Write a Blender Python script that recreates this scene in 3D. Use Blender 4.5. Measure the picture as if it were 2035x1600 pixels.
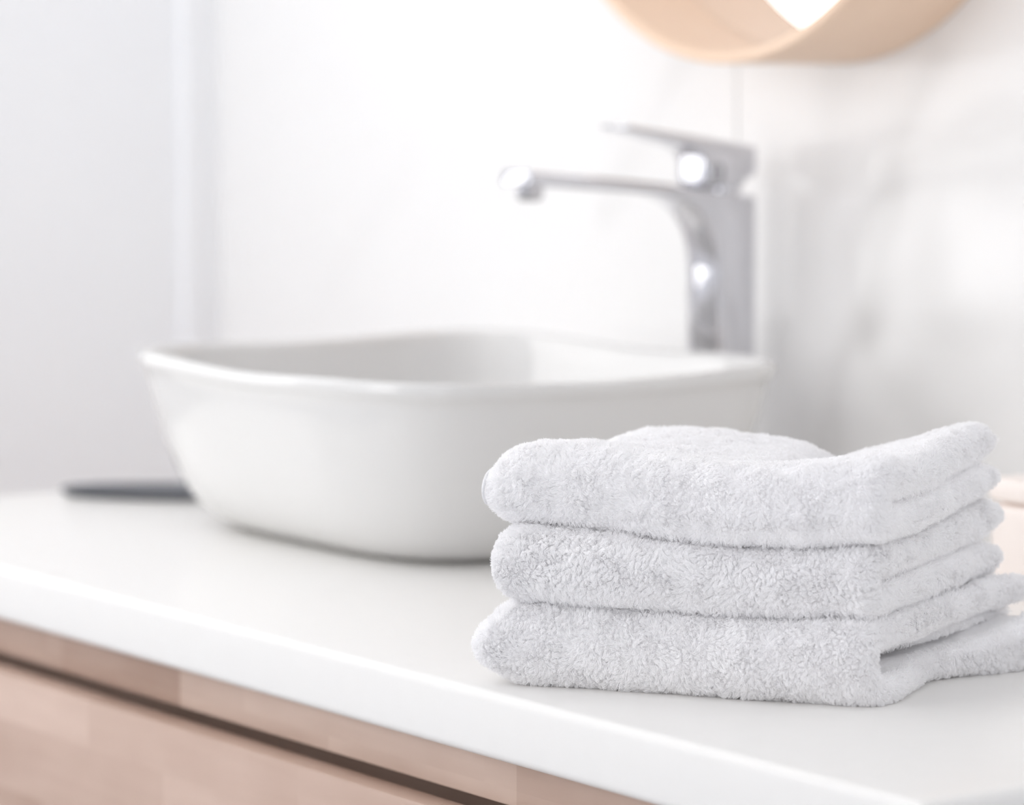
import bpy, bmesh, math
import numpy as np
from mathutils import Vector, Matrix

# ------------------------------------------------------------------ scene, camera, light
for o in list(bpy.data.objects):
    bpy.data.objects.remove(o)
S = bpy.context.scene
COL = S.collection
S.view_settings.view_transform = 'Standard'
S.view_settings.look = 'None'
S.view_settings.gamma = 1.0
S.view_settings.use_curve_mapping = False
S.view_settings.exposure = -1.89
S.cycles.use_denoising = True
S.cycles.use_adaptive_sampling = True
S.cycles.adaptive_threshold = 0.08
S.cycles.max_bounces = 18
S.cycles.diffuse_bounces = 16
S.cycles.sample_clamp_indirect = 6.0

# World: X along the vanity (0 = its near end, negative = far end), Y from the vanity's front
# edge (0) to the back wall (WALL_Y), Z up, counter top at ZC.
ZC = 0.85
WALL_Y = 0.70
SIDE_X = -1.887
CAM = Vector((1.28003, -1.13529, ZC + 0.36))
F_PX = 7000.0
PITCH = math.atan(670.0 / F_PX)
YAW = math.radians(34.8145)
view = Vector((-math.cos(YAW) * math.cos(PITCH), math.sin(YAW) * math.cos(PITCH), -math.sin(PITCH)))
cd = bpy.data.cameras.new('camera')
cam = bpy.data.objects.new('camera', cd)
COL.objects.link(cam)
cam.location = CAM
cam.rotation_euler = view.to_track_quat('-Z', 'Y').to_euler()
cd.sensor_fit = 'HORIZONTAL'
cd.sensor_width = 36.0
cd.lens = 36.0 * F_PX / 2035.0
cd.clip_start = 0.05
cd.dof.use_dof = True
cd.dof.focus_distance = 2.03
cd.dof.aperture_fstop = 4.3
S.camera = cam

W = bpy.data.worlds.new('daylight')
S.world = W
W.use_nodes = True
bg = W.node_tree.nodes['Background']
bg.inputs[0].default_value = (0.86, 0.93, 1.0, 1)
bg.inputs[1].default_value = 1.0


def area(name, loc, target, sx, sy, power, col=(1, 1, 1)):
    l = bpy.data.lights.new(name, 'AREA')
    l.shape = 'RECTANGLE'
    l.size, l.size_y = sx, sy
    l.energy = power
    l.color = col
    o = bpy.data.objects.new(name, l)
    COL.objects.link(o)
    o.location = loc
    o.rotation_euler = (Vector(target) - Vector(loc)).to_track_quat('-Z', 'Y').to_euler()
    return o


area('window_daylight', (-1.05, -2.45, 1.65), (-1.05, 0.7, 1.2), 1.45, 1.35, 80, (1.0, 0.985, 0.985))
area('left_window_daylight', (SIDE_X + 0.012, -0.185, 1.40), (0, -0.185, 1.40), 0.50, 0.96, 14, (1.0, 0.99, 0.99))
area('ceiling_panel_light', (-1.25, -0.55, 2.46), (-1.25, -0.55, 0), 1.1, 1.3, 18, (1.0, 0.99, 0.98))
area('side_fill_light', (1.93, -0.9, 1.5), (-1.0, 0.3, 1.1), 1.4, 1.5, 30, (1.0, 0.985, 0.985))  # added fill from the right; no window opening in this wall


# ------------------------------------------------------------------ helpers
def tag(o, label=None, cat=None, group=None, kind=None):
    if label: o['label'] = label
    if cat: o['category'] = cat
    if group: o['group'] = group
    if kind: o['kind'] = kind
    return o


def empty(name, loc, label=None, cat=None, **k):
    o = bpy.data.objects.new(name, None)
    o.empty_display_size = 0.05
    COL.objects.link(o)
    o.location = loc
    return tag(o, label, cat, **k)


def link(name, me, mat, parent=None, smooth=True):
    if mat is not None:
        me.materials.append(mat)
    if smooth:
        me.polygons.foreach_set('use_smooth', [True] * len(me.polygons))
    o = bpy.data.objects.new(name, me)
    COL.objects.link(o)
    if parent is not None:
        o.parent = parent
    return o


def mesh_np(name, v, f):
    me = bpy.data.meshes.new(name)
    me.from_pydata([tuple(p) for p in v], [], [tuple(q) for q in f])
    me.update()
    return me


def from_bm(name, bm, mat, parent=None, smooth=True, angle=None):
    bmesh.ops.recalc_face_normals(bm, faces=bm.faces)
    me = bpy.data.meshes.new(name)
    bm.to_mesh(me)
    bm.free()
    o = link(name, me, mat, parent, smooth)
    if smooth:
        me.set_sharp_from_angle(angle=math.radians(angle or 40))
    return o


def bm_box(bm, lo, hi, bevel=0.0, seg=2):
    lo, hi = Vector(lo), Vector(hi)
    r = bmesh.ops.create_cube(bm, size=1.0)
    vs = r['verts']
    for v in vs:
        v.co = Vector(((lo.x + hi.x) / 2 + v.co.x * (hi.x - lo.x),
                       (lo.y + hi.y) / 2 + v.co.y * (hi.y - lo.y),
                       (lo.z + hi.z) / 2 + v.co.z * (hi.z - lo.z)))
    if bevel:
        es = list({e for v in vs for e in v.link_edges})
        bmesh.ops.bevel(bm, geom=es, offset=bevel, segments=seg, affect='EDGES', profile=0.5)


def box(name, lo, hi, mat, parent=None, bevel=0.0, seg=2):
    bm = bmesh.new()
    bm_box(bm, lo, hi, bevel, seg)
    return from_bm(name, bm, mat, parent, smooth=bevel > 0)


def prism(name, poly, x0, x1, mat, parent, bevel=0.0, seg=3, minang=25):
    """Outline poly in (Y, Z) extruded along X."""
    bm = bmesh.new()
    a = [bm.verts.new((x0, y, z)) for y, z in poly]
    f = bm.faces.new(a)
    r = bmesh.ops.extrude_face_region(bm, geom=[f])
    for g in r['geom']:
        if isinstance(g, bmesh.types.BMVert):
            g.co.x = x1
    bmesh.ops.recalc_face_normals(bm, faces=bm.faces)
    if bevel:
        es = [e for e in bm.edges if e.calc_face_angle(0) > math.radians(minang)]
        bmesh.ops.bevel(bm, geom=es, offset=bevel, segments=seg, affect='EDGES', profile=0.5, clamp_overlap=True)
    return from_bm(name, bm, mat, parent, True, 35)


def lathe(name, prof, mat, parent=None, n=96, loc=(0, 0, 0), axis='Z'):
    """prof: list of (radius, height); closed where radius is 0."""
    v, f = [], []
    rings = []
    for r, h in prof:
        if r < 1e-7:
            rings.append([len(v)])
            v.append((0, 0, h))
        else:
            rings.append(list(range(len(v), len(v) + n)))
            for k in range(n):
                t = 2 * math.pi * k / n
                v.append((r * math.cos(t), r * math.sin(t), h))
    for a, b in zip(rings, rings[1:]):
        for k in range(n):
            k2 = (k + 1) % n
            if len(a) == 1 and len(b) == 1: continue
            if len(a) == 1: f.append((a[0], b[k], b[k2]))
            elif len(b) == 1: f.append((a[k], a[k2], b[0]))
            else: f.append((a[k], a[k2], b[k2], b[k]))
    v = np.array(v, float)
    if axis == 'Y':
        v = v[:, [0, 2, 1]] * np.array([1, -1, 1])
    v = v + np.array(loc)
    bm = bmesh.new()
    me = mesh_np('tmp', v, f)
    bm.from_mesh(me)
    bpy.data.meshes.remove(me)
    return from_bm(name, bm, mat, parent, True, 35)


# ------------------------------------------------------------------ materials
def new_mat(name):
    m = bpy.data.materials.new(name)
    m.use_nodes = True
    nt = m.node_tree
    return m, nt, nt.nodes['Principled BSDF']


def plain(name, col, rough=0.5, metal=0.0, coat=0.0, spec=0.5, bump=None):
    m, nt, p = new_mat(name)
    p.inputs['Base Color'].default_value = (*col, 1)
    p.inputs['Roughness'].default_value = rough
    p.inputs['Metallic'].default_value = metal
    p.inputs['Specular IOR Level'].default_value = spec
    p.inputs['Coat Weight'].default_value = coat
    p.inputs['Coat Roughness'].default_value = 0.04
    # a breath of procedural variation so no surface is perfectly even
    tc = nt.nodes.new('ShaderNodeTexCoord')
    nz = nt.nodes.new('ShaderNodeTexNoise')
    nz.inputs['Scale'].default_value = bump[0] if bump else 9.0
    nz.inputs['Detail'].default_value = 4
    nt.links.new(tc.outputs['Object'], nz.inputs['Vector'])
    mx = nt.nodes.new('ShaderNodeMix')
    mx.data_type = 'RGBA'
    mx.inputs['A'].default_value = (*[c * 0.985 for c in col], 1)
    mx.inputs['B'].default_value = (*[min(1, c * 1.012) for c in col], 1)
    nt.links.new(nz.outputs['Fac'], mx.inputs['Factor'])
    nt.links.new(mx.outputs['Result'], p.inputs['Base Color'])
    if bump:
        b = nt.nodes.new('ShaderNodeBump')
        b.inputs['Strength'].default_value = bump[1]
        b.inputs['Distance'].default_value = 0.001
        nt.links.new(nz.outputs['Fac'], b.inputs['Height'])
        nt.links.new(b.outputs['Normal'], p.inputs['Normal'])
    return m


M_PAINT = plain('white_paint', (0.960, 0.974, 1.0), 0.55)
M_CEIL = plain('ceiling_paint', (0.92, 0.92, 0.92), 0.7)
M_QUARTZ = plain('white_quartz', (0.86, 0.848, 0.825), 0.28, bump=(60, 0.03))
M_CERAMIC = plain('white_ceramic', (0.705, 0.70, 0.69), 0.10, coat=0.6)
M_CHROME = plain('chrome', (0.66, 0.66, 0.69), 0.06, metal=1.0)
M_DARK = plain('dark_rubber', (0.05, 0.05, 0.055), 0.5)
M_SLATE = plain('slate_glaze', (0.075, 0.08, 0.095), 0.45)
M_MIRROR = plain('mirror_silver', (0.95, 0.95, 0.95), 0.015, metal=1.0)
M_BLUSH = plain('blush_ceramic', (0.93, 0.85, 0.80), 0.35)
M_HEM = plain('hem_cotton', (0.86, 0.86, 0.87), 0.85, bump=(900, 0.6))
M_FLOOR = plain('grey_floor_tile', (0.56, 0.57, 0.59), 0.35)
M_GROUT = plain('grout', (0.93, 0.93, 0.92), 0.8)


def wood(name, base, dark, scale=1.0, stave=(0.28, 0.05), contrast=0.5, rough=0.45, tones=None):
    """Glued-up light wood: staves of slightly different tone along X, fine grain within each."""
    m, nt, p = new_mat(name)
    N, Lk = nt.nodes, nt.links
    tc = N.new('ShaderNodeTexCoord')
    sep = N.new('ShaderNodeSeparateXYZ')
    Lk.new(tc.outputs['Object'], sep.inputs[0])

    def math_(op, a, b):
        n = N.new('ShaderNodeMath'); n.operation = op
        for i, q in enumerate((a, b)):
            if q is None: continue
            if isinstance(q, (int, float)): n.inputs[i].default_value = q
            else: Lk.new(q, n.inputs[i])
        return n.outputs[0]
    row = math_('FLOOR', math_('DIVIDE', math_('ADD', sep.outputs['Z'], 0.013), stave[1]), None)
    off = math_('MULTIPLY', row, 0.377)
    colx = math_('FLOOR', math_('ADD', math_('DIVIDE', sep.outputs['X'], stave[0]), off), None)
    cmb = N.new('ShaderNodeCombineXYZ')
    Lk.new(colx, cmb.inputs[0]); Lk.new(row, cmb.inputs[1])
    wn = N.new('ShaderNodeTexWhiteNoise'); wn.noise_dimensions = '2D'
    Lk.new(cmb.outputs[0], wn.inputs['Vector'])
    # grain stretched along X, shifted per stave
    mp = N.new('ShaderNodeMapping')
    mp.inputs['Scale'].default_value = (5 * scale, 60 * scale, 60 * scale)
    ad = N.new('ShaderNodeVectorMath'); ad.operation = 'ADD'
    sc = N.new('ShaderNodeVectorMath'); sc.operation = 'SCALE'; sc.inputs['Scale'].default_value = 3.7
    Lk.new(wn.outputs['Color'], sc.inputs[0])
    Lk.new(tc.outputs['Object'], ad.inputs[0]); Lk.new(sc.outputs[0], ad.inputs[1])
    Lk.new(ad.outputs[0], mp.inputs['Vector'])
    gr = N.new('ShaderNodeTexNoise')
    gr.inputs['Scale'].default_value = 1.0; gr.inputs['Detail'].default_value = 6
    gr.inputs['Distortion'].default_value = 0.6
    Lk.new(mp.outputs[0], gr.inputs['Vector'])
    cl = N.new('ShaderNodeTexNoise'); cl.inputs['Scale'].default_value = 14
    Lk.new(ad.outputs[0], cl.inputs['Vector'])
    f1 = math_('MULTIPLY', gr.outputs['Fac'], 0.45)
    f2 = math_('MULTIPLY', wn.outputs['Value'], contrast)
    f3 = math_('MULTIPLY', cl.outputs['Fac'], 0.4)
    if tones:
        mr = N.new('ShaderNodeMapRange')
        mr.inputs['From Min'].default_value = -1.0; mr.inputs['From Max'].default_value = 1.0
        Lk.new(sep.outputs['X'], mr.inputs['Value'])
        tr = N.new('ShaderNodeValToRGB'); tr.color_ramp.interpolation = 'CONSTANT'
        while len(tr.color_ramp.elements) < len(tones): tr.color_ramp.elements.new(0.5)
        for el, (x, v) in zip(tr.color_ramp.elements, tones):
            el.position = (x + 1) / 2; el.color = (v, v, v, 1)
        Lk.new(mr.outputs[0], tr.inputs[0])
        f2 = math_('MULTIPLY', tr.outputs[0], 1.0)
    fac = math_('SUBTRACT', math_('ADD', math_('ADD', f1, f2), f3), 0.22)
    rp = N.new('ShaderNodeValToRGB')
    rp.color_ramp.elements[0].position = 0.05; rp.color_ramp.elements[0].color = (*base, 1)
    rp.color_ramp.elements[1].position = 0.95; rp.color_ramp.elements[1].color = (*dark, 1)
    Lk.new(fac, rp.inputs[0])
    Lk.new(rp.outputs[0], p.inputs['Base Color'])
    p.inputs['Roughness'].default_value = rough
    b = N.new('ShaderNodeBump'); b.inputs['Strength'].default_value = 0.15; b.inputs['Distance'].default_value = 0.001
    Lk.new(gr.outputs['Fac'], b.inputs['Height']); Lk.new(b.outputs[0], p.inputs['Normal'])
    return m


M_WOOD = wood('blush_oak', (0.64, 0.48, 0.40), (0.40, 0.265, 0.20), contrast=0.68)
M_RAIL = wood('blush_oak_rail', (0.70, 0.55, 0.46), (0.40, 0.265, 0.20), tones=[(-1.0, 0.45), (-0.27, 0.62), (-0.10, 0.10), (0.30, 0.35)])
M_BEECH = wood('bent_beech', (0.92, 0.70, 0.53), (0.80, 0.56, 0.40), 0.6, (5, 5), 0.1)


def marble():
    m, nt, p = new_mat('white_marble_tile')
    N, Lk = nt.nodes, nt.links
    at = N.new('ShaderNodeVertexColor'); at.layer_name = 'vein_and_shade'
    tc = N.new('ShaderNodeTexCoord')
    nz = N.new('ShaderNodeTexNoise'); nz.inputs['Scale'].default_value = 5; nz.inputs['Detail'].default_value = 5
    Lk.new(tc.outputs['Object'], nz.inputs['Vector'])
    mul = N.new('ShaderNodeMix'); mul.data_type = 'RGBA'; mul.blend_type = 'MIX'
    mul.inputs['A'].default_value = (0.905, 0.902, 0.895, 1)
    mul.inputs['B'].default_value = (0.62, 0.61, 0.60, 1)
    a1 = N.new('ShaderNodeMath'); a1.operation = 'MULTIPLY_ADD'
    a1.inputs[1].default_value = 0.10; a1.inputs[2].default_value = -0.04
    Lk.new(nz.outputs['Fac'], a1.inputs[0])
    a2 = N.new('ShaderNodeMath'); a2.operation = 'ADD'; a2.use_clamp = True
    Lk.new(a1.outputs[0], a2.inputs[0]); Lk.new(at.outputs['Color'], a2.inputs[1])
    Lk.new(a2.outputs[0], mul.inputs['Factor'])
    Lk.new(mul.outputs['Result'], p.inputs['Base Color'])
    p.inputs['Roughness'].default_value = 0.16
    return m


M_MARBLE = marble()


def cloth_mat():
    m, nt, p = new_mat('towel_cotton')
    p.inputs['Base Color'].default_value = (0.985, 0.981, 0.985, 1)
    p.inputs['Roughness'].default_value = 0.95
    p.inputs['Specular IOR Level'].default_value = 0.1
    p.inputs['Sheen Weight'].default_value = 0.15
    N, Lk = nt.nodes, nt.links
    tc = N.new('ShaderNodeTexCoord')
    vo = N.new('ShaderNodeTexVoronoi'); vo.inputs['Scale'].default_value = 420
    Lk.new(tc.outputs['Object'], vo.inputs['Vector'])
    b = N.new('ShaderNodeBump'); b.inputs['Strength'].default_value = 0.5; b.inputs['Distance'].default_value = 0.001
    b.invert = True
    Lk.new(vo.outputs['Distance'], b.inputs['Height']); Lk.new(b.outputs[0], p.inputs['Normal'])
    return m


def pile_mat():
    m, nt, p = new_mat('towel_pile')
    N, Lk = nt.nodes, nt.links
    N.remove(p)
    out = N['Material Output']
    d = N.new('ShaderNodeBsdfDiffuse'); d.inputs['Color'].default_value = (0.99, 0.988, 0.992, 1)
    t = N.new('ShaderNodeBsdfTranslucent'); t.inputs['Color'].default_value = (0.99, 0.988, 0.992, 1)
    hi = N.new('ShaderNodeHairInfo')
    mx = N.new('ShaderNodeMixShader'); mx.inputs[0].default_value = 0.25
    Lk.new(d.outputs[0], mx.inputs[1]); Lk.new(t.outputs[0], mx.inputs[2])
    cr = N.new('ShaderNodeValToRGB')
    cr.color_ramp.elements[0].color = (0.984, 0.98, 0.984, 1); cr.color_ramp.elements[1].color = (0.995, 0.993, 0.996, 1)
    Lk.new(hi.outputs['Random'], cr.inputs[0]); Lk.new(cr.outputs[0], d.inputs['Color'])
    Lk.new(mx.outputs[0], out.inputs['Surface'])
    return m


M_CLOTH = cloth_mat()
M_PILE = pile_mat()

# ------------------------------------------------------------------ room shell
RX1, RY0, RZ = 2.0, -2.5, 2.5


def struct(o):
    o['kind'] = 'structure'
    return o


struct(box('floor', (SIDE_X - 0.1, RY0 - 0.1, -0.06), (RX1 + 0.1, WALL_Y + 0.1, 0.0), M_FLOOR))
struct(box('ceiling', (SIDE_X - 0.1, RY0 - 0.1, RZ), (RX1 + 0.1, WALL_Y + 0.1, RZ + 0.06), M_CEIL))
bm = bmesh.new()
ly0, ly1, lz0, lz1 = -0.46, 0.09, 0.90, 1.90
bm_box(bm, (SIDE_X - 0.1, RY0 - 0.1, 0), (SIDE_X, ly0, RZ))
bm_box(bm, (SIDE_X - 0.1, ly1, 0), (SIDE_X, WALL_Y + 0.1, RZ))
bm_box(bm, (SIDE_X - 0.1, ly0, 0), (SIDE_X, ly1, lz0))
bm_box(bm, (SIDE_X - 0.1, ly0, lz1), (SIDE_X, ly1, RZ))
struct(from_bm('wall_left', bm, M_PAINT, smooth=False))
bm = bmesh.new()
for lo, hi in (((SIDE_X - 0.08, ly0, lz0), (SIDE_X - 0.02, ly0 + 0.03, lz1)), ((SIDE_X - 0.08, ly1 - 0.03, lz0), (SIDE_X - 0.02, ly1, lz1)),
               ((SIDE_X - 0.08, ly0 + 0.03, lz0), (SIDE_X - 0.02, ly1 - 0.03, lz0 + 0.03)),
               ((SIDE_X - 0.08, ly0 + 0.03, lz1 - 0.03), (SIDE_X - 0.02, ly1 - 0.03, lz1))):
    bm_box(bm, lo, hi)
struct(from_bm('window_2', bm, M_PAINT, smooth=False))
struct(box('wall_right', (RX1, RY0 - 0.1, 0), (RX1 + 0.1, WALL_Y + 0.1, RZ), M_PAINT))
# front wall with its window opening
bm = bmesh.new()
wx0, wx1, wz0, wz1 = -1.82, -0.28, 0.95, 2.35
bm_box(bm, (SIDE_X, RY0 - 0.1, 0), (wx0, RY0, RZ))
bm_box(bm, (wx1, RY0 - 0.1, 0), (RX1, RY0, RZ))
bm_box(bm, (wx0, RY0 - 0.1, 0), (wx1, RY0, wz0))
bm_box(bm, (wx0, RY0 - 0.1, wz1), (wx1, RY0, RZ))
struct(from_bm('wall_front', bm, M_PAINT, smooth=False))
bm = bmesh.new()
for lo, hi in (((wx0, RY0 - 0.08, wz0), (wx0 + 0.05, RY0 - 0.02, wz1)), ((wx1 - 0.05, RY0 - 0.08, wz0), (wx1, RY0 - 0.02, wz1)),
               ((wx0 + 0.05, RY0 - 0.08, wz0), (wx1 - 0.05, RY0 - 0.02, wz0 + 0.05)),
               ((wx0 + 0.05, RY0 - 0.08, wz1 - 0.05), (wx1 - 0.05, RY0 - 0.02, wz1))):
    bm_box(bm, lo, hi)
struct(from_bm('window_1', bm, M_PAINT, smooth=False))
# slim white edge profile in the far corner
struct(box('trim_1', (SIDE_X - 0.02, 0.652, 0), (SIDE_X + 0.010, WALL_Y + 0.02, RZ), M_PAINT, bevel=0.004, seg=3))

# back wall: marble slabs on a backing, veins, reflections and grey shade painted in their colour (X, Z in metres)
wall = struct(box('wall_back', (SIDE_X, WALL_Y + 0.001, 0), (RX1, WALL_Y + 0.1, RZ), M_GROUT))


def unproj(px, py, y):
    r = np.array([math.sin(YAW), math.cos(YAW), 0.0])
    fw = np.array(view)
    u = np.cross(r, fw)
    d = fw + r * (px - 1017.5) / F_PX - u * (py - 800) / F_PX
    t = (y - CAM.y) / d[1]
    P = np.array(CAM) + t * d
    return P[0], P[2]


VEINS_AND_SHADE = [  # veins, painted reflections and shade: (polyline in pixels, half width in metres, strength)
    ([(1375, 100), (1335, 200), (1290, 285), (1255, 330), (1215, 420)], 0.016, 0.16),
    ([(930, 60), (870, 230), (820, 330), (720, 480), (640, 640)], 0.020, 0.045),
    ([(1870, 120), (1815, 260), (1788, 330), (1775, 420), (1760, 520), (1745, 660)], 0.018, 0.28),  # tap's dark reflection, painted into the tile colour
    ([(2300, 220), (2035, 240), (1930, 262), (1850, 290), (1790, 340)], 0.016, 0.26),  # curve of the lever's reflection, painted
    ([(2300, 330), (2035, 350), (1960, 352), (1895, 372), (1870, 430), (1872, 520), (1888, 610), (1960, 660), (2300, 680)], 0.026, 0.20),  # grey painted round a bright window reflection
    ([(1715, 640), (1765, 740), (1840, 830), (1900, 900)], 0.022, 0.26),  # sink's reflection in the tile, painted grey
    ([(1700, 690), (1678, 780), (1655, 900)], 0.012, 0.26),  # mirrored profile of the sink, painted
    ([(1690, 100), (1662, 250), (1668, 420), (1700, 560), (1750, 640)], 0.022, 0.16),
    ([(1740, 560), (1728, 620), (1738, 680)], 0.016, 0.22),  # lower part of the tap's painted reflection
    ([(1810, 440), (1830, 600), (1880, 760), (2035, 900)], 0.055, 0.16),  # broad grey shade painted over the right of the wall
    ([(1880, 700), (2035, 760), (2300, 800)], 0.050, 0.17),  # more painted grey shade, lower right
    ([(240, -400), (60, -300), (-200, 100)], 0.03, 0.15),
    ([(2600, 900), (2900, 500), (3200, -400)], 0.04, 0.25),
    ([(600, -900), (900, -1500), (1100, -2000)], 0.03, 0.2),
    ([(2200, -700), (2500, -1300), (2400, -2000)], 0.04, 0.25),
]
VEINS_AND_SHADE = [([unproj(px, py, WALL_Y) for px, py in pl], w, s) for pl, w, s in VEINS_AND_SHADE]


def vein_shade_at(X, Z):
    out = np.zeros_like(X)
    wob = 0.006 * np.sin(37 * X + 21 * Z) + 0.004 * np.sin(83 * Z - 55 * X)
    for pl, w, s in VEINS_AND_SHADE:
        best = np.full_like(X, 9.0)
        for (x0, z0), (x1, z1) in zip(pl, pl[1:]):
            dx, dz = x1 - x0, z1 - z0
            t = np.clip(((X - x0) * dx + (Z - z0) * dz) / (dx * dx + dz * dz + 1e-12), 0, 1)
            best = np.minimum(best, np.hypot(x0 + t * dx - X, z0 + t * dz - Z))
        out += s * np.exp(-((best + wob) / w) ** 2)
    return np.clip(out, 0, 1)


XJ = [SIDE_X, -1.0206, -0.12, 0.78, RX1]
ZJ = [0.0, 0.62, 1.86, RZ]
for i in range(4):
    for j in range(3):
        x0, x1 = XJ[i] + 0.001, XJ[i + 1] - 0.001
        z0, z1 = ZJ[j] + 0.001, ZJ[j + 1] - 0.001
        nx, nz = (90, 120) if j == 1 and i < 3 else (24, 24)
        xs, zs = np.linspace(x0, x1, nx), np.linspace(z0, z1, nz)
        gx, gz = np.meshgrid(xs, zs, indexing='ij')
        v = np.stack([gx, np.full_like(gx, WALL_Y - 0.008), gz], -1).reshape(-1, 3)
        idx = np.arange(nx * nz).reshape(nx, nz)
        f = np.stack([idx[:-1, :-1], idx[1:, :-1], idx[1:, 1:], idx[:-1, 1:]], -1).reshape(-1, 4)
        # edges of the slab returned to the backing
        ring = np.concatenate([idx[:, 0], idx[-1, 1:], idx[-2::-1, -1], idx[0, -2:0:-1]])
        nb = len(v)
        vb = v[ring].copy(); vb[:, 1] = WALL_Y
        k = np.arange(len(ring)); k2 = (k + 1) % len(ring)
        side = np.stack([ring[k2], ring[k], nb + k, nb + k2], -1)
        me = mesh_np('slab', np.vstack([v, vb]), np.vstack([f, side]))
        ca = me.color_attributes.new('vein_and_shade', 'FLOAT_COLOR', 'POINT')
        allv = np.vstack([v, vb])
        val = vein_shade_at(allv[:, 0], allv[:, 2])
        ca.data.foreach_set('color', np.stack([val, val, val, np.ones_like(val)], -1).ravel().astype(np.float32))
        link('marble_slab', me, M_MARBLE, wall, smooth=False)

# ------------------------------------------------------------------ vanity cabinet and counter
XE = -1.385       # far end of the counter
T = 0.040         # counter thickness
cab = empty('vanity_cabinet', (-0.69, 0.35, 0), 'pale pinkish oak vanity cabinet with drawers under the white counter', 'cabinet')


def cpart(name, lo, hi, mat, bevel=0.0, parent=cab, seg=2):
    off = Vector((-0.69, 0.35, 0))
    return box(name, Vector(lo) - off, Vector(hi) - off, mat, parent, bevel, seg)


cpart('side_panel', (XE + 0.012, 0.03, 0.10), (XE + 0.032, WALL_Y - 0.012, ZC - T), M_WOOD)
cpart('side_panel', (-0.032, 0.03, 0.10), (-0.012, WALL_Y - 0.012, ZC - T), M_WOOD)
cpart('bottom_panel', (XE + 0.032, 0.03, 0.10), (-0.032, WALL_Y - 0.012, 0.12), M_WOOD)
cpart('back_panel', (XE + 0.032, WALL_Y - 0.03, 0.12), (-0.032, WALL_Y - 0.014, ZC - T), M_WOOD)
cpart('top_rail', (XE + 0.032, 0.026, ZC - T - 0.033), (-0.032, 0.046, ZC - T), M_RAIL, 0.0012)
cpart('inner_rail', (XE + 0.032, 0.066, ZC - T - 0.075), (-0.032, 0.078, ZC - T), M_WOOD)
cpart('plinth', (XE + 0.05, 0.08, 0.0), (-0.05, WALL_Y - 0.03, 0.10), M_DARK)
for z0, z1 in ((0.46, ZC - T - 0.039), (0.125, 0.45)):
    dr = cpart('drawer', (XE + 0.014, 0.003, z0), (-0.014, 0.024, z1), M_WOOD, 0.002)
    bx = cpart('drawer_box', (XE + 0.06, 0.024, z0 + 0.02), (-0.06, 0.5, z1 - 0.06), M_WOOD, parent=dr)

counter = box('countertop', (XE, 0.0, ZC - T), (0.0, WALL_Y - 0.009, ZC), M_QUARTZ, bevel=0.006, seg=5)
tag(counter, 'long white quartz countertop with a rounded front edge on the oak vanity', 'countertop')

# ------------------------------------------------------------------ vessel sink
SX, SY = -0.972, 0.372
SA, SB, SH = 0.223, 0.190, 0.131
sink = empty('vessel_sink', (SX, SY, ZC), 'white ceramic square vessel sink with rounded corners standing on the counter', 'sink')


def super_loop(a, b, n, z, N=144, lift=0.0):
    t = np.linspace(0, 2 * np.pi, N, endpoint=False)
    c, s = np.cos(t), np.sin(t)
    r = (np.abs(c / a) ** n + np.abs(s / b) ** n) ** (-1.0 / n)
    zz = z + lift * np.sin(2 * t) ** 2
    return np.stack([r * c, r * s, zz + 0 * t], -1)


def loft(name, loops, mat, parent, cap0=True, cap1=True):
    N = len(loops[0])
    v = np.vstack(loops)
    f = []
    k = np.arange(N); k2 = (k + 1) % N
    for i in range(len(loops) - 1):
        f += [tuple(q) for q in np.stack([i * N + k, i * N + k2, (i + 1) * N + k2, (i + 1) * N + k], -1)]
    bm = bmesh.new()
    me = mesh_np('tmp', v, f)
    bm.from_mesh(me); bpy.data.meshes.remove(me)
    bm.verts.ensure_lookup_table()
    if cap0: bm.faces.new([bm.verts[i] for i in range(N)])
    if cap1: bm.faces.new([bm.verts[len(v) - N + i] for i in range(N)])
    return from_bm(name, bm, mat, parent, True, 50)


loops = []
for ins, z, n in ((0.080, 0.0, 3.8), (0.068, 0.0, 3.8), (0.060, 0.0015, 3.8), (0.051, 0.005, 3.9), (0.042, 0.011, 4.0), (0.034, 0.020, 4.1),
                  (0.0275, 0.031, 4.2), (0.0215, 0.045, 4.3), (0.0165, 0.062, 4.5), (0.0120, 0.080, 4.7), (0.0078, 0.100, 4.9), (0.0052, 0.114, 5.0),
                  (0.0040, 0.1205, 5.0), (0.0022, 0.1225, 5.0), (0.0006, 0.1245, 5.0), (0.0, 0.127, 5.0), (0.0003, 0.1315, 5.0), (0.0015, 0.1335, 5.0), (0.0040, 0.1342, 5.0), (0.0065, 0.1332, 5.0), (0.0085, 0.129, 5.0),
                  (0.012, 0.112, 4.8), (0.018, 0.088, 4.5), (0.028, 0.058, 4.1), (0.050, 0.030, 3.6), (0.084, 0.018, 3.0), (0.125, 0.0125, 2.5), (0.165, 0.0105, 2.0)):
    lift = 0.004 * max(0, (z - 0.05) / 0.08)
    loops.append(super_loop(SA - ins, SB - ins, n, z, lift=lift))
loft('basin', loops, M_CERAMIC, sink)
lathe('drain_cover', [(0, 0.0155), (0.018, 0.0150), (0.024, 0.0140), (0.026, 0.0118), (0.026, 0.0108)], M_CHROME, sink, 48)

# ------------------------------------------------------------------ faucet
FX0, FX1 = -0.990, -0.950
fau = empty('faucet', (-0.970, 0.637, ZC), 'tall chrome single-lever faucet standing behind the white vessel sink', 'faucet')


def fp(poly):
    return [(y - 0.637, z) for y, z in poly]


fillet = []
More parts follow.
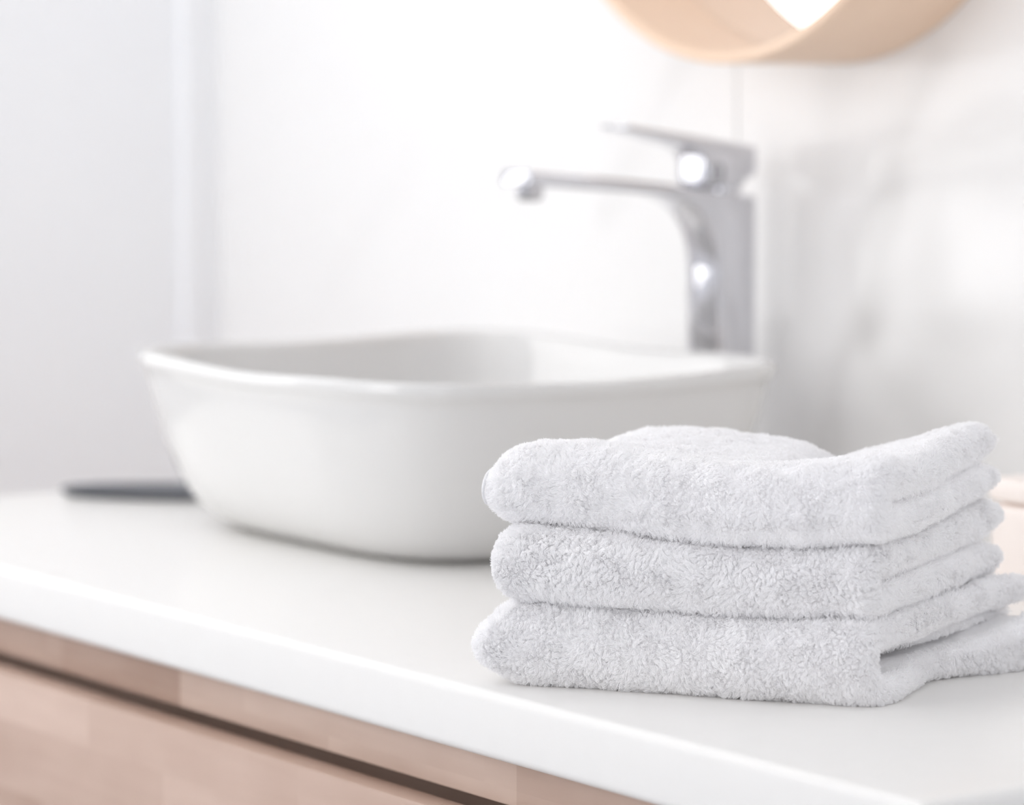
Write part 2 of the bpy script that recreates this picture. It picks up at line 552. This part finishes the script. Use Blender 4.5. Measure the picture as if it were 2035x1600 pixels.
# smooth arc from the front of the body up into the underside of the spout
P0, P1, P2 = np.array((0.6165, 0.196)), np.array((0.6160, 0.2530)), np.array((0.553, 0.2588))
for t in np.linspace(0, 1, 12):
    q = (1 - t) ** 2 * P0 + 2 * t * (1 - t) * P1 + t * t * P2
    fillet.append(tuple(q))
body = [(0.657, 0.0), (0.657, 0.2545), (0.560, 0.2670), (0.4335, 0.2795), (0.4300, 0.2670), (0.4460, 0.2665)] + fillet[::-1] + [(0.617, 0.0)]
prism('body', fp(body), FX0 + 0.97, FX1 + 0.97, M_CHROME, fau, 0.0030, 3)
# handle: thin blade, thick at the back, on a round neck
blade = [(0.5280, 0.3132), (0.580, 0.3058), (0.657, 0.2945), (0.6575, 0.2745), (0.6540, 0.2700), (0.6120, 0.2700), (0.6020, 0.2900), (0.590, 0.2950), (0.5280, 0.3100)]
hd = prism('lever', fp(blade), -0.019, 0.019, M_CHROME, fau, 0.0020, 3)
lathe('neck', [(0, 0.252), (0.0185, 0.252), (0.0185, 0.268), (0, 0.268)], M_CHROME, fau, 48, (0, -0.005, 0))
box('hub', (-0.0192, 0.6035 - 0.637, 0.2615), (0.0192, 0.649 - 0.637, 0.2955), M_CHROME, hd, 0.007, 5)
cap = lathe('reflection_cap', [(0, -0.0010), (0.0040, -0.0010), (0.0050, -0.0004), (0.0052, 0.002)], M_DARK, hd, 32, (0, 0, 0), 'Y')  # dark oval added to stand for a reflection in the chrome
cap.rotation_euler = (0, 0, math.radians(90))
cap.location = (0.0192, 0.6165 - 0.637, 0.2745)
cap.scale = (1.0, 1.0, 1.5)
lathe('aerator', [(0, -0.0075), (0.0095, -0.0075), (0.0105, -0.006), (0.0105, 0.006), (0, 0.006)], M_CHROME, fau, 40, (0, 0.4465 - 0.637, 0.264))
lathe('aerator_mesh', [(0, -0.0088), (0.0078, -0.0088), (0.0082, -0.0070), (0, -0.0070)], M_DARK, fau, 32, (0, 0.4465 - 0.637, 0.264))
lathe('base_ring', [(0.0, 0.0), (0.030, 0.0), (0.030, 0.004), (0.028, 0.006), (0, 0.006)], M_CHROME, fau, 48)

# ------------------------------------------------------------------ round mirror
MX, MZ, MR, MD = -0.892, ZC + 0.361 + 0.261, 0.261, 0.118
mir = empty('round_mirror', (MX, WALL_Y - 0.009, MZ), 'round wall mirror with a deep blond wooden frame above the faucet', 'mirror')
t_ = 0.009
lathe('frame', [(MR - t_, 0.0), (MR, 0.0), (MR, MD - 0.002), (MR - 0.002, MD), (MR - t_ + 0.002, MD), (MR - t_, MD - 0.002), (MR - t_, 0.0)], M_BEECH, mir, 160, axis='Y')
lathe('mirror_glass', [(0, 0.033), (MR - t_ - 0.0005, 0.033), (MR - t_ - 0.0005, 0.027), (0, 0.027)], M_MIRROR, mir, 128, axis='Y')
lathe('backing_board', [(0, 0.026), (MR - t_ - 0.0005, 0.026), (MR - t_ - 0.0005, 0.001), (0, 0.001)], M_BEECH, mir, 96, axis='Y')

# ------------------------------------------------------------------ small things on the counter
tray = empty('soap_dish', (-1.277, 0.332, ZC), 'dark slate oval soap dish lying on the counter behind the sink', 'dish')
loops = []
for ins, z in ((0.014, 0.0), (0.010, 0.0), (0.004, 0.0015), (0.0, 0.0055), (0.001, 0.0065), (0.004, 0.006), (0.012, 0.004), (0.022, 0.003)):
    loops.append(super_loop(0.126 - ins, 0.043 - ins, 2.2, z, 72))
tr = loft('dish_body', loops, M_SLATE, tray)
tray.rotation_euler.z = math.atan2(0.099, 0.085)

sbox = empty('storage_box', (-0.41, 0.59, ZC), 'low blush white lidded box behind the towels by the back wall', 'box')
box('box_body', (-0.09, -0.09, 0.0), (0.09, 0.09, 0.062), M_BLUSH, sbox, 0.006, 4)
box('lid', (-0.0915, -0.0915, 0.063), (0.0915, 0.0915, 0.080), M_BLUSH, sbox, 0.006, 4)

# ------------------------------------------------------------------ towels
rng = np.random.default_rng(7)


def vnoise(P, seed=0):
    """Smooth value noise in [-1, 1] at points P (already scaled)."""
    I = np.floor(P).astype(np.int64)
    Fr = P - I
    U = Fr * Fr * (3 - 2 * Fr)
    out = np.zeros(len(P))
    for dx in (0, 1):
        for dy in (0, 1):
            for dz in (0, 1):
                x, y, z = I[:, 0] + dx, I[:, 1] + dy, I[:, 2] + dz
                h = (x * 374761393 + y * 668265263 + z * 1274126177 + seed * 974711) & 0x7FFFFFFF
                h = ((h ^ (h >> 13)) * 1274126177) & 0x7FFFFFFF
                h = (h ^ (h >> 16)) & 0xFFFFFF
                val = h / float(0xFFFFFF) * 2 - 1
                w = (U[:, 0] if dx else 1 - U[:, 0]) * (U[:, 1] if dy else 1 - U[:, 1]) * (U[:, 2] if dz else 1 - U[:, 2])
                out += w * val
    return out


def sstep(a, b, x):
    t = np.clip((x - a) / (b - a), 0, 1)
    return t * t * (3 - 2 * t)


R2 = np.array([math.sin(YAW), math.cos(YAW)])
FW2 = np.array([-math.cos(YAW), math.sin(YAW)])
TH = math.radians(18.0)
E2 = math.cos(TH) * R2 - math.sin(TH) * FW2      # along the towels' front fold
D2 = math.sin(TH) * R2 + math.cos(TH) * FW2      # from the front fold inwards
TO = np.array([-0.379, 0.013])                   # counter point under the stack's front left end
L = 0.214


def strip(center, thick, e0, e1, Ne=96, Nr=9, sq=2.1):
    """A soft thick strip: centre line in (d, z) with thickness; section across it is a rounded bar from e0 to e1.
    Returns verts (e, d, z), quads and per-vertex (q, side, edge distance)."""
    center = np.asarray(center, float)
    thick = np.asarray(thick, float)
    tan = np.gradient(center, axis=0)
    tan /= np.linalg.norm(tan, axis=1)[:, None] + 1e-12
    nrm = np.stack([-tan[:, 1], tan[:, 0]], -1)
    ph = np.linspace(0, np.pi, 2 * Nr + 1)
    n = len(center)
    V, A = [], []
    Nl = None
    for i in range(n):
        h = thick[i] / 2
        es = np.linspace(e0 + h, e1 - h, Ne)
        loop = [(e, 1.0) for e in es]
        cx, sx = np.cos(ph[1:-1]), np.sin(ph[1:-1])
        rr = (np.abs(cx) ** sq + np.abs(sx) ** sq) ** (-1 / sq)
        loop += [(e1 - h + h * s * r, c * r) for c, s, r in zip(cx, sx, rr)]
        loop += [(e, -1.0) for e in es[::-1]]
        loop += [(e0 + h - h * s * r, -c * r) for c, s, r in zip(cx, sx, rr)]
        loop = np.array(loop)
        Nl = len(loop)
        # round the two cut ends of the strip
        k = min(i, n - 1 - i)
        shr = 1.0 if k > 4 else (0.35, 0.7, 0.86, 0.94, 0.98)[k]
        dz = center[i] + nrm[i] * (loop[:, 1:2] * h * shr)
        V.append(np.concatenate([loop[:, :1], dz], 1))
        A.append(np.stack([np.full(Nl, i / (n - 1)), loop[:, 1], np.minimum(loop[:, 0] - e0, e1 - loop[:, 0])], -1))
    V = np.vstack(V); A = np.vstack(A)
    k = np.arange(Nl); k2 = (k + 1) % Nl
    Fs = []
    for i in range(n - 1):
        Fs.append(np.stack([i * Nl + k, i * Nl + k2, (i + 1) * Nl + k2, (i + 1) * Nl + k], -1))
    # flat caps as a strip of quads between the +1 and -1 sides
    for b in (0, (n - 1) * Nl):
        top = b + np.arange(Ne)
        bot = b + Ne + len(ph) - 2 + np.arange(Ne)[::-1]
        q = np.stack([top[:-1], top[1:], bot[1:], bot[:-1]], -1)
        Fs.append(q if b else q[:, ::-1])
    return V, np.vstack(Fs), A


def ufold(depth, t1, t2, gap, bulge, n=120):
    z1 = t1 / 2
    z2 = t1 + gap + t2 / 2
    rz = (z2 - z1) / 2
    rd = rz * bulge
    fr = (t1 + t2) / 4 + rd         # centre line's bend starts this far behind the front face
    nb = n // 3
    a = [(d, z1) for d in np.linspace(depth, fr, nb)]
    tt = np.linspace(-np.pi / 2, np.pi / 2, nb + 2)[1:-1]
    mid = [(fr - rd * np.cos(t), (z1 + z2) / 2 + rz * np.sin(t)) for t in tt]
    b = [(d, z2) for d in np.linspace(fr, depth, nb)]
    c = np.array(a + mid + b)
    s = np.linspace(0, 1, len(c))
    th = t1 + (t2 - t1) * sstep(0.35, 0.65, s)
    return c, th


def place(P):
    """(e, d, z) to world."""
    out = np.zeros_like(P)
    out[:, :2] = TO + P[:, :1] * E2 + P[:, 1:2] * D2
    out[:, 2] = ZC + P[:, 2]
    return out


def hash3(I, s):
    h = (I[:, 0] * 73856093 ^ I[:, 1] * 19349663 ^ I[:, 2] * 83492791 ^ (s * 2654435761)) & 0x7FFFFFFF
    h = ((h ^ (h >> 15)) * 2246822519) & 0x7FFFFFFF
    h = ((h ^ (h >> 13)) * 3266489917) & 0x7FFFFFFF
    return (h & 0xFFFFFF) / float(0xFFFFFF)


def make_pile(name, V, Fq, wt, count, length, parent, seed, lay=1.25, cell=0.0030):
    """Short cotton fibres on the cloth, drawn together in tufts; one hair-curves object."""
    g = np.random.default_rng(seed)
    p = V[Fq]
    n1 = np.cross(p[:, 2] - p[:, 0], p[:, 3] - p[:, 1])
    ar = np.linalg.norm(n1, axis=1) + 1e-15
    n1 = n1 / ar[:, None]
    pr = ar * wt
    fi = g.choice(len(Fq), count, p=pr / pr.sum())
    u, v = g.random(count)[:, None], g.random(count)[:, None]
    q = p[fi]
    root = (q[:, 0] * (1 - u) + q[:, 1] * u) * (1 - v) + (q[:, 3] * (1 - u) + q[:, 2] * u) * v
    nr = n1[fi]
    # the lie of the pile drifts over the cloth
    fl = np.stack([vnoise(root * 55, 11 + seed), vnoise(root * 55 + 9, 12 + seed), vnoise(root * 55 + 31, 13 + seed)], -1)
    fl2 = np.stack([vnoise(root * 240, 21 + seed), vnoise(root * 240 + 5, 22 + seed), vnoise(root * 240 + 17, 23 + seed)], -1)
    fl = fl * 1.0 + fl2 * 0.7
    fl -= nr * (fl * nr).sum(1)[:, None]
    ln = length * (0.7 + 0.6 * g.random(count)) * (1 + 0.25 * vnoise(root * 300, 31 + seed))
    rnd = g.normal(size=(count, 3)) * 0.22
    dirn = nr + fl * lay + rnd + np.array([0, 0, -0.25])
    dirn /= np.linalg.norm(dirn, axis=1)[:, None]
    tip = root + dirn * ln[:, None]
    # tufts: each fibre leans to the nearest of irregular tuft centres
    wp = root + fl2 * 0.0006
    I0 = np.floor(wp / cell).astype(np.int64)
    best = np.full(count, 1e9)
    ctr = np.zeros_like(root)
    I = I0.copy()
    for a in (-1, 0, 1):
        for b in (-1, 0, 1):
            for c_ in (-1, 0, 1):
                J = I0 + np.array([a, b, c_])
                q_ = (J + np.stack([hash3(J, 1), hash3(J, 2), hash3(J, 3)], -1)) * cell
                dd = ((q_ - wp) ** 2).sum(1)
                m_ = dd < best
                best[m_] = dd[m_]; ctr[m_] = q_[m_]; I[m_] = J[m_]
    dc = ctr - root
    dc -= nr * (dc * nr).sum(1)[:, None]
    tlean = np.stack([hash3(I, 4), hash3(I, 5), hash3(I, 6)], -1) - 0.5
    tlean -= nr * (tlean * nr).sum(1)[:, None]
    tip = tip + dc * 0.58 + tlean * 0.0016
    mid = root + nr * (ln * 0.45)[:, None] + (tip - root) * 0.25 + g.normal(size=(count, 3)) * 0.00022
    NP = 5
    t = np.linspace(0, 1, NP)[None, :, None]
    pts = (1 - t) ** 2 * root[:, None] + 2 * t * (1 - t) * mid[:, None] + t * t * tip[:, None]
    pts[:, :, 2] = np.maximum(pts[:, :, 2], ZC + 0.0002)
    pts = pts - np.array(parent.location)
    hc = bpy.data.hair_curves.new(name)
    hc.add_curves([NP] * count)
    hc.attributes['position'].data.foreach_set('vector', pts.astype(np.float32).ravel())
    ra = hc.attributes.get('radius') or hc.attributes.new('radius', 'FLOAT', 'POINT')
    prof = np.array([1.0, 1.0, 0.9, 0.7, 0.35]) * 0.00016
    ra.data.foreach_set('value', np.tile(prof, count).astype(np.float32))
    hc.materials.append(M_PILE)
    o = bpy.data.objects.new(name, hc)
    COL.objects.link(o)
    o.parent = parent
    o['kind'] = 'stuff'
    return o


def lumps(P, seed, amp):
    n = (vnoise(P * 42, seed) * 1.0 + vnoise(P * 95, seed + 1) * 0.55 + vnoise(P * 210, seed + 2) * 0.32 + vnoise(P * 400, seed + 3) * 0.22)
    return n * amp


GRID = 0.0030
BELOW = [None, None, None]


def towel(label, z0, strips, warp, seed, count, length, hems=()):
    Vs, Fs, As, Ks = [], [], [], []
    off = 0
    for k, (V, Fq, A) in enumerate(strips):
        Vs.append(V); Fs.append(Fq + off); As.append(A); Ks.append(np.full(len(V), k))
        off += len(V)
    V, Fq, A, K = np.vstack(Vs), np.vstack(Fs), np.vstack(As), np.concatenate(Ks)
    raw = V.copy()
    V = warp(V, A, K)
    V[:, 2] += z0
    Wd = place(V)
    # soft unevenness along the normals
    p = Wd[Fq]
    fn = np.cross(p[:, 2] - p[:, 0], p[:, 3] - p[:, 1])
    vn = np.zeros_like(Wd)
    for c in range(4):
        np.add.at(vn, Fq[:, c], fn)
    vn /= np.linalg.norm(vn, axis=1)[:, None] + 1e-15
    Wd = Wd + vn * lumps(Wd, seed, 0.0011)[:, None]
    Wd[:, 2] = np.maximum(Wd[:, 2], ZC + 0.0006)
    # rest on whatever lies below: no vertex under the lower towel's own surface
    if BELOW[0] is not None:
        gx, gy, H = BELOW
        ix = np.clip(((Wd[:, 0] - gx) / GRID).astype(int), 0, H.shape[0] - 1)
        iy = np.clip(((Wd[:, 1] - gy) / GRID).astype(int), 0, H.shape[1] - 1)
        Wd[:, 2] = np.maximum(Wd[:, 2], H[ix, iy] + 0.0005)
    gx, gy = Wd[:, 0].min() - 3 * GRID, Wd[:, 1].min() - 3 * GRID
    ix, iy = ((Wd[:, 0] - gx) / GRID).astype(int), ((Wd[:, 1] - gy) / GRID).astype(int)
    H = np.full((ix.max() + 4, iy.max() + 4), -9.0)
    np.maximum.at(H, (ix, iy), Wd[:, 2])
    Hd = H.copy()
    for a in (-1, 0, 1):
        for b in (-1, 0, 1):
            Hd = np.maximum(Hd, np.roll(np.roll(H, a, 0), b, 1))
    BELOW[:] = [gx, gy, Hd]
    org = np.array([*(TO + 0.107 * E2 + 0.09 * D2), ZC + z0])
    me = mesh_np('folded_towel', Wd - org, Fq)
    o = link('folded_towel', me, M_CLOTH)
    o.location = org
    tag(o, label, 'towel', 'folded white towels in the stack')
    # how much pile each face carries: none deep inside the fold, little where cloth lies on cloth
    fa = A[Fq].mean(1); fd = raw[Fq].mean(1); fk = K[Fq[:, 0]]
    wt = np.ones(len(Fq))
    inner = (fa[:, 1] < -0.5)
    wt[inner & (fa[:, 2] > 0.010)] = 0.0
    wt[inner & (fa[:, 2] <= 0.010)] = 0.3
    lower = (fa[:, 1] > 0.5) & (fa[:, 0] < 0.30) & (fd[:, 1] > 0.045) & (fa[:, 2] > 0.012)
    wt[lower] = 0.04
    far = (fa[:, 1] > 0.5) & (fa[:, 0] > 0.68) & (z0 < 0.08) & (fd[:, 1] > 0.045) & (fa[:, 2] > 0.012)
    wt[far] = 0.08
    left = (fa[:, 2] <= 0.010) & (fd[:, 0] < L * 0.5) & (fd[:, 1] > 0.05)
    wt[left] *= 0.4
    wt[fk > 0] *= 0.7
    # little pile in the creases where one towel presses on the next
    fnz = np.cross(Wd[Fq[:, 2]] - Wd[Fq[:, 0]], Wd[Fq[:, 3]] - Wd[Fq[:, 1]])
    fnz = fnz[:, 2] / (np.linalg.norm(fnz, axis=1) + 1e-15)
    wt[(fnz < -0.55) & (z0 > 0)] *= 0.35
    wt[(fnz > 0.75) & (z0 < 0.08) & (fd[:, 1] > 0.010)] *= 0.35
    make_pile('pile', Wd, Fq, wt, count, length, o, seed)
    return o, org


# bottom towel: thick fold with a thin tucked-in layer showing inside
DEP = 0.195


def taper(e, z, zc, reach, rad, cap=0.72):
    """Round a folded edge off towards its left end."""
    k = np.clip((reach - e) / rad, 0, cap)
    return zc + (z - zc) * np.sqrt(1 - k * k)


def warp_bottom(V, A, K):
    e, d, z = V[:, 0].copy(), V[:, 1].copy(), V[:, 2].copy()
    w = sstep(0.35, 0.65, A[:, 0])            # 0 lower layer, 1 upper layer
    fr = np.clip(e / L, 0, 1.1)
    sk_up = 0.064 * (np.clip(d, 0.0001, 1) / 0.2) ** 1.3
    sk_lo = 0.011 * sstep(-0.005, 0.035, d) + 0.006 * np.clip(d, 0, 1) / 0.1 + 0.048 * sstep(0.085, 0.17, d)
    sk = np.where(K == 0, sk_lo * (1 - w) + sk_up * w, sk_up)
    sk = sk + np.where(K == 0, 0.0, 0.014 * sstep(0.075, 0.13, d))
    e2 = e + fr * sk
    lift = 0.0025 * np.exp(-((d - 0.105) / 0.03) ** 2) * fr ** 3 * (1 - w) * (K == 0)
    e2 = e2 - 0.006 * np.clip(1 - fr, 0, 1) ** 6 * np.sin(np.pi * np.clip(z / 0.047, 0, 1))
    zb = np.where(K == 0, 0.0495 - (0.0495 - z) * (1 - 0.26 * sstep(0.04, 0.16, d)), z + 0.003 * sstep(0.04, 0.16, d))
    z = z * (1 - w) + zb * w
    z2 = z * (1 + 1.2 * sstep(0.095, 0.18, d) * fr ** 2 * (1 - w) * (K == 0)) + lift
    z2 += 0.004 * sstep(0.06, 0.19, d) * fr ** 2 * np.where(K == 0, w * 0.7, 0.5)
    z2 = taper(e, z2, 0.024, 0.013, 0.030, 0.84)
    z2 += 0.002 * np.sin(e * 28 + 0.6) * np.clip(z / 0.0495, 0, 1)
    d2 = d + 0.004 * np.sin(e * 21 + 1.0) * (1 - sstep(0, 0.09, d))
    return np.stack([e2, d2, z2], -1)


c, th = ufold(DEP, 0.0145, 0.0200, 0.0150, 0.75)
s0 = strip(c, th, -0.015, L)
ci = np.stack([np.linspace(0.030, DEP - 0.004, 50), np.full(50, 0.0145 + 0.0118)], -1)
s1 = strip(ci, np.full(50, 0.0070), 0.004, L - 0.022, Ne=60, Nr=5)
tow1, o1 = towel('bottom folded white towel of the stack, lying on the counter with its fold gaping open', 0.0, [s0, s1], warp_bottom, 3, 300000, 0.0029)


def back_lift(e, d):
    return 0.007 * sstep(0.02, 0.20, d) * np.clip(e / L, 0, 1.1) ** 2


def seat1(e, d):
    """How far the bottom towel's top departs from level."""
    return 0.002 * np.sin(e * 28 + 0.6) + 0.0028 * sstep(0.06, 0.19, d) * np.clip(e / L, 0, 1.1) ** 2


def seat2(e, d):
    return seat1(e, d) + back_lift(e, d) + 0.0018 * np.sin(e * 24 + 2.0)


def warp_mid(V, A, K):
    e, d, z = V[:, 0].copy(), V[:, 1].copy(), V[:, 2].copy()
    fr = np.clip(e / L, 0, 1.1)
    e2 = e + fr * 0.043 * (np.clip(d, 0.0001, 1) / 0.2) ** 1.1
    z2 = z + back_lift(e, d) * np.clip(z / 0.040, 0, 1.0)
    z2 += 0.0018 * np.sin(e * 24 + 2.0) * np.clip(z / 0.040, 0, 1)
    z2 = taper(e, z2, 0.021, 0.009, 0.024, 0.75)
    z2 = z2 + seat1(e, d)
    d2 = d + 0.003 * np.sin(e * 26 + 3.0) * (1 - sstep(0, 0.09, d)) - 0.002
    return np.stack([e2, d2, z2], -1)


c, th = ufold(DEP - 0.004, 0.0170, 0.0205, 0.0025, 0.9)
s0 = strip(c, th, -0.007, L)
tow2, o2 = towel('middle folded white towel of the stack, its two layers showing a thin seam', 0.0500, [s0], warp_mid, 5, 280000, 0.0028)


def warp_top(V, A, K):
    e, d, z = V[:, 0].copy(), V[:, 1].copy(), V[:, 2].copy()
    w = sstep(0.40, 0.62, A[:, 0])
    fr = np.clip(e / L, 0, 1.1)
    e_up = e + fr * 0.034 * (np.clip(d, 0.0001, 1) / 0.2) ** 0.9
    e_lo = e + fr * 0.036 * (np.clip(d, 0.0001, 1) / 0.2) ** 1.0
    # the upper layer's left side is pulled in behind the front roll
    pull = 0.044 * sstep(0.045, 0.062, d) * np.clip(1 - fr, 0, 1) ** 1.5
    e2 = e_lo * (1 - w) + (e_up + pull) * w
    z2 = z + seat2(e, d)
    back = sstep(0.05, 0.12, d) * w
    z2 += back * (-0.0035 - 0.006 * np.exp(-((e - 0.130) / 0.012) ** 2) - 0.0025 * np.exp(-((e - 0.140) / 0.030) ** 2)
                  - 0.0025 * sstep(0.05, 0.15, e) + 0.004 * sstep(0.165, 0.22, e))
    z2 -= 0.003 * sstep(0.03, 0.06, d) * (1 - sstep(0.08, 0.11, d)) * w
    z2 += 0.0012 * np.sin(e * 31 + 0.4) * np.clip(z / 0.05, 0, 1)
    tk = sstep(0.045, 0.065, d) * w
    z2 = taper(e, z2, 0.022, 0.015, 0.034, 0.84) * (1 - tk) + z2 * tk
    d2 = d + 0.003 * np.sin(e * 18 + 1.4) * (1 - sstep(0, 0.09, d)) + 0.004 * np.clip(1 - fr, 0, 1) ** 4 * (1 - sstep(0, 0.09, d))
    return np.stack([e2, d2, z2], -1)


c, th = ufold(0.180, 0.0195, 0.0235, 0.0025, 0.9)
s0 = strip(c, th, -0.015, L + 0.006)
tow3, o3 = towel('top folded white towel of the stack with its back right corner raised', 0.0908, [s0], warp_top, 9, 330000, 0.0026)


# stitched selvage edges of the top towel
def hem(end_e, idx, out):
    pc = c[idx]
    tn = np.gradient(pc, axis=0); tn /= np.linalg.norm(tn, axis=1)[:, None]
    nm = np.stack([-tn[:, 1], tn[:, 0]], -1)
    hh = th[idx][:, None] / 2
    V, Fq = [], []
    m = len(pc)
    sec = [(0.0009 * math.cos(t), 0.78 + 0.07 * math.sin(t)) for t in np.linspace(0, 2 * math.pi, 7)[:-1]]
    A = []
    for j in range(m):
        for de, hf in sec:
            q = pc[j] + nm[j] * hh[j] * hf
            V.append((end_e + de, q[0], q[1])); A.append((idx[j] / (len(c) - 1), 1.0, 0.0))
    ns = len(sec)
    for j in range(m - 1):
        for s in range(ns):
            s2 = (s + 1) % ns
            Fq.append((j * ns + s, j * ns + s2, (j + 1) * ns + s2, (j + 1) * ns + s))
    V = warp_top(np.array(V), np.array(A), np.zeros(len(V)))
    V[:, 2] += 0.0908
    me = mesh_np('hem', place(V) - o3, Fq)
    return link('hem', me, M_HEM, tow3)


hem(-0.0160, np.arange(34, 84), 0)
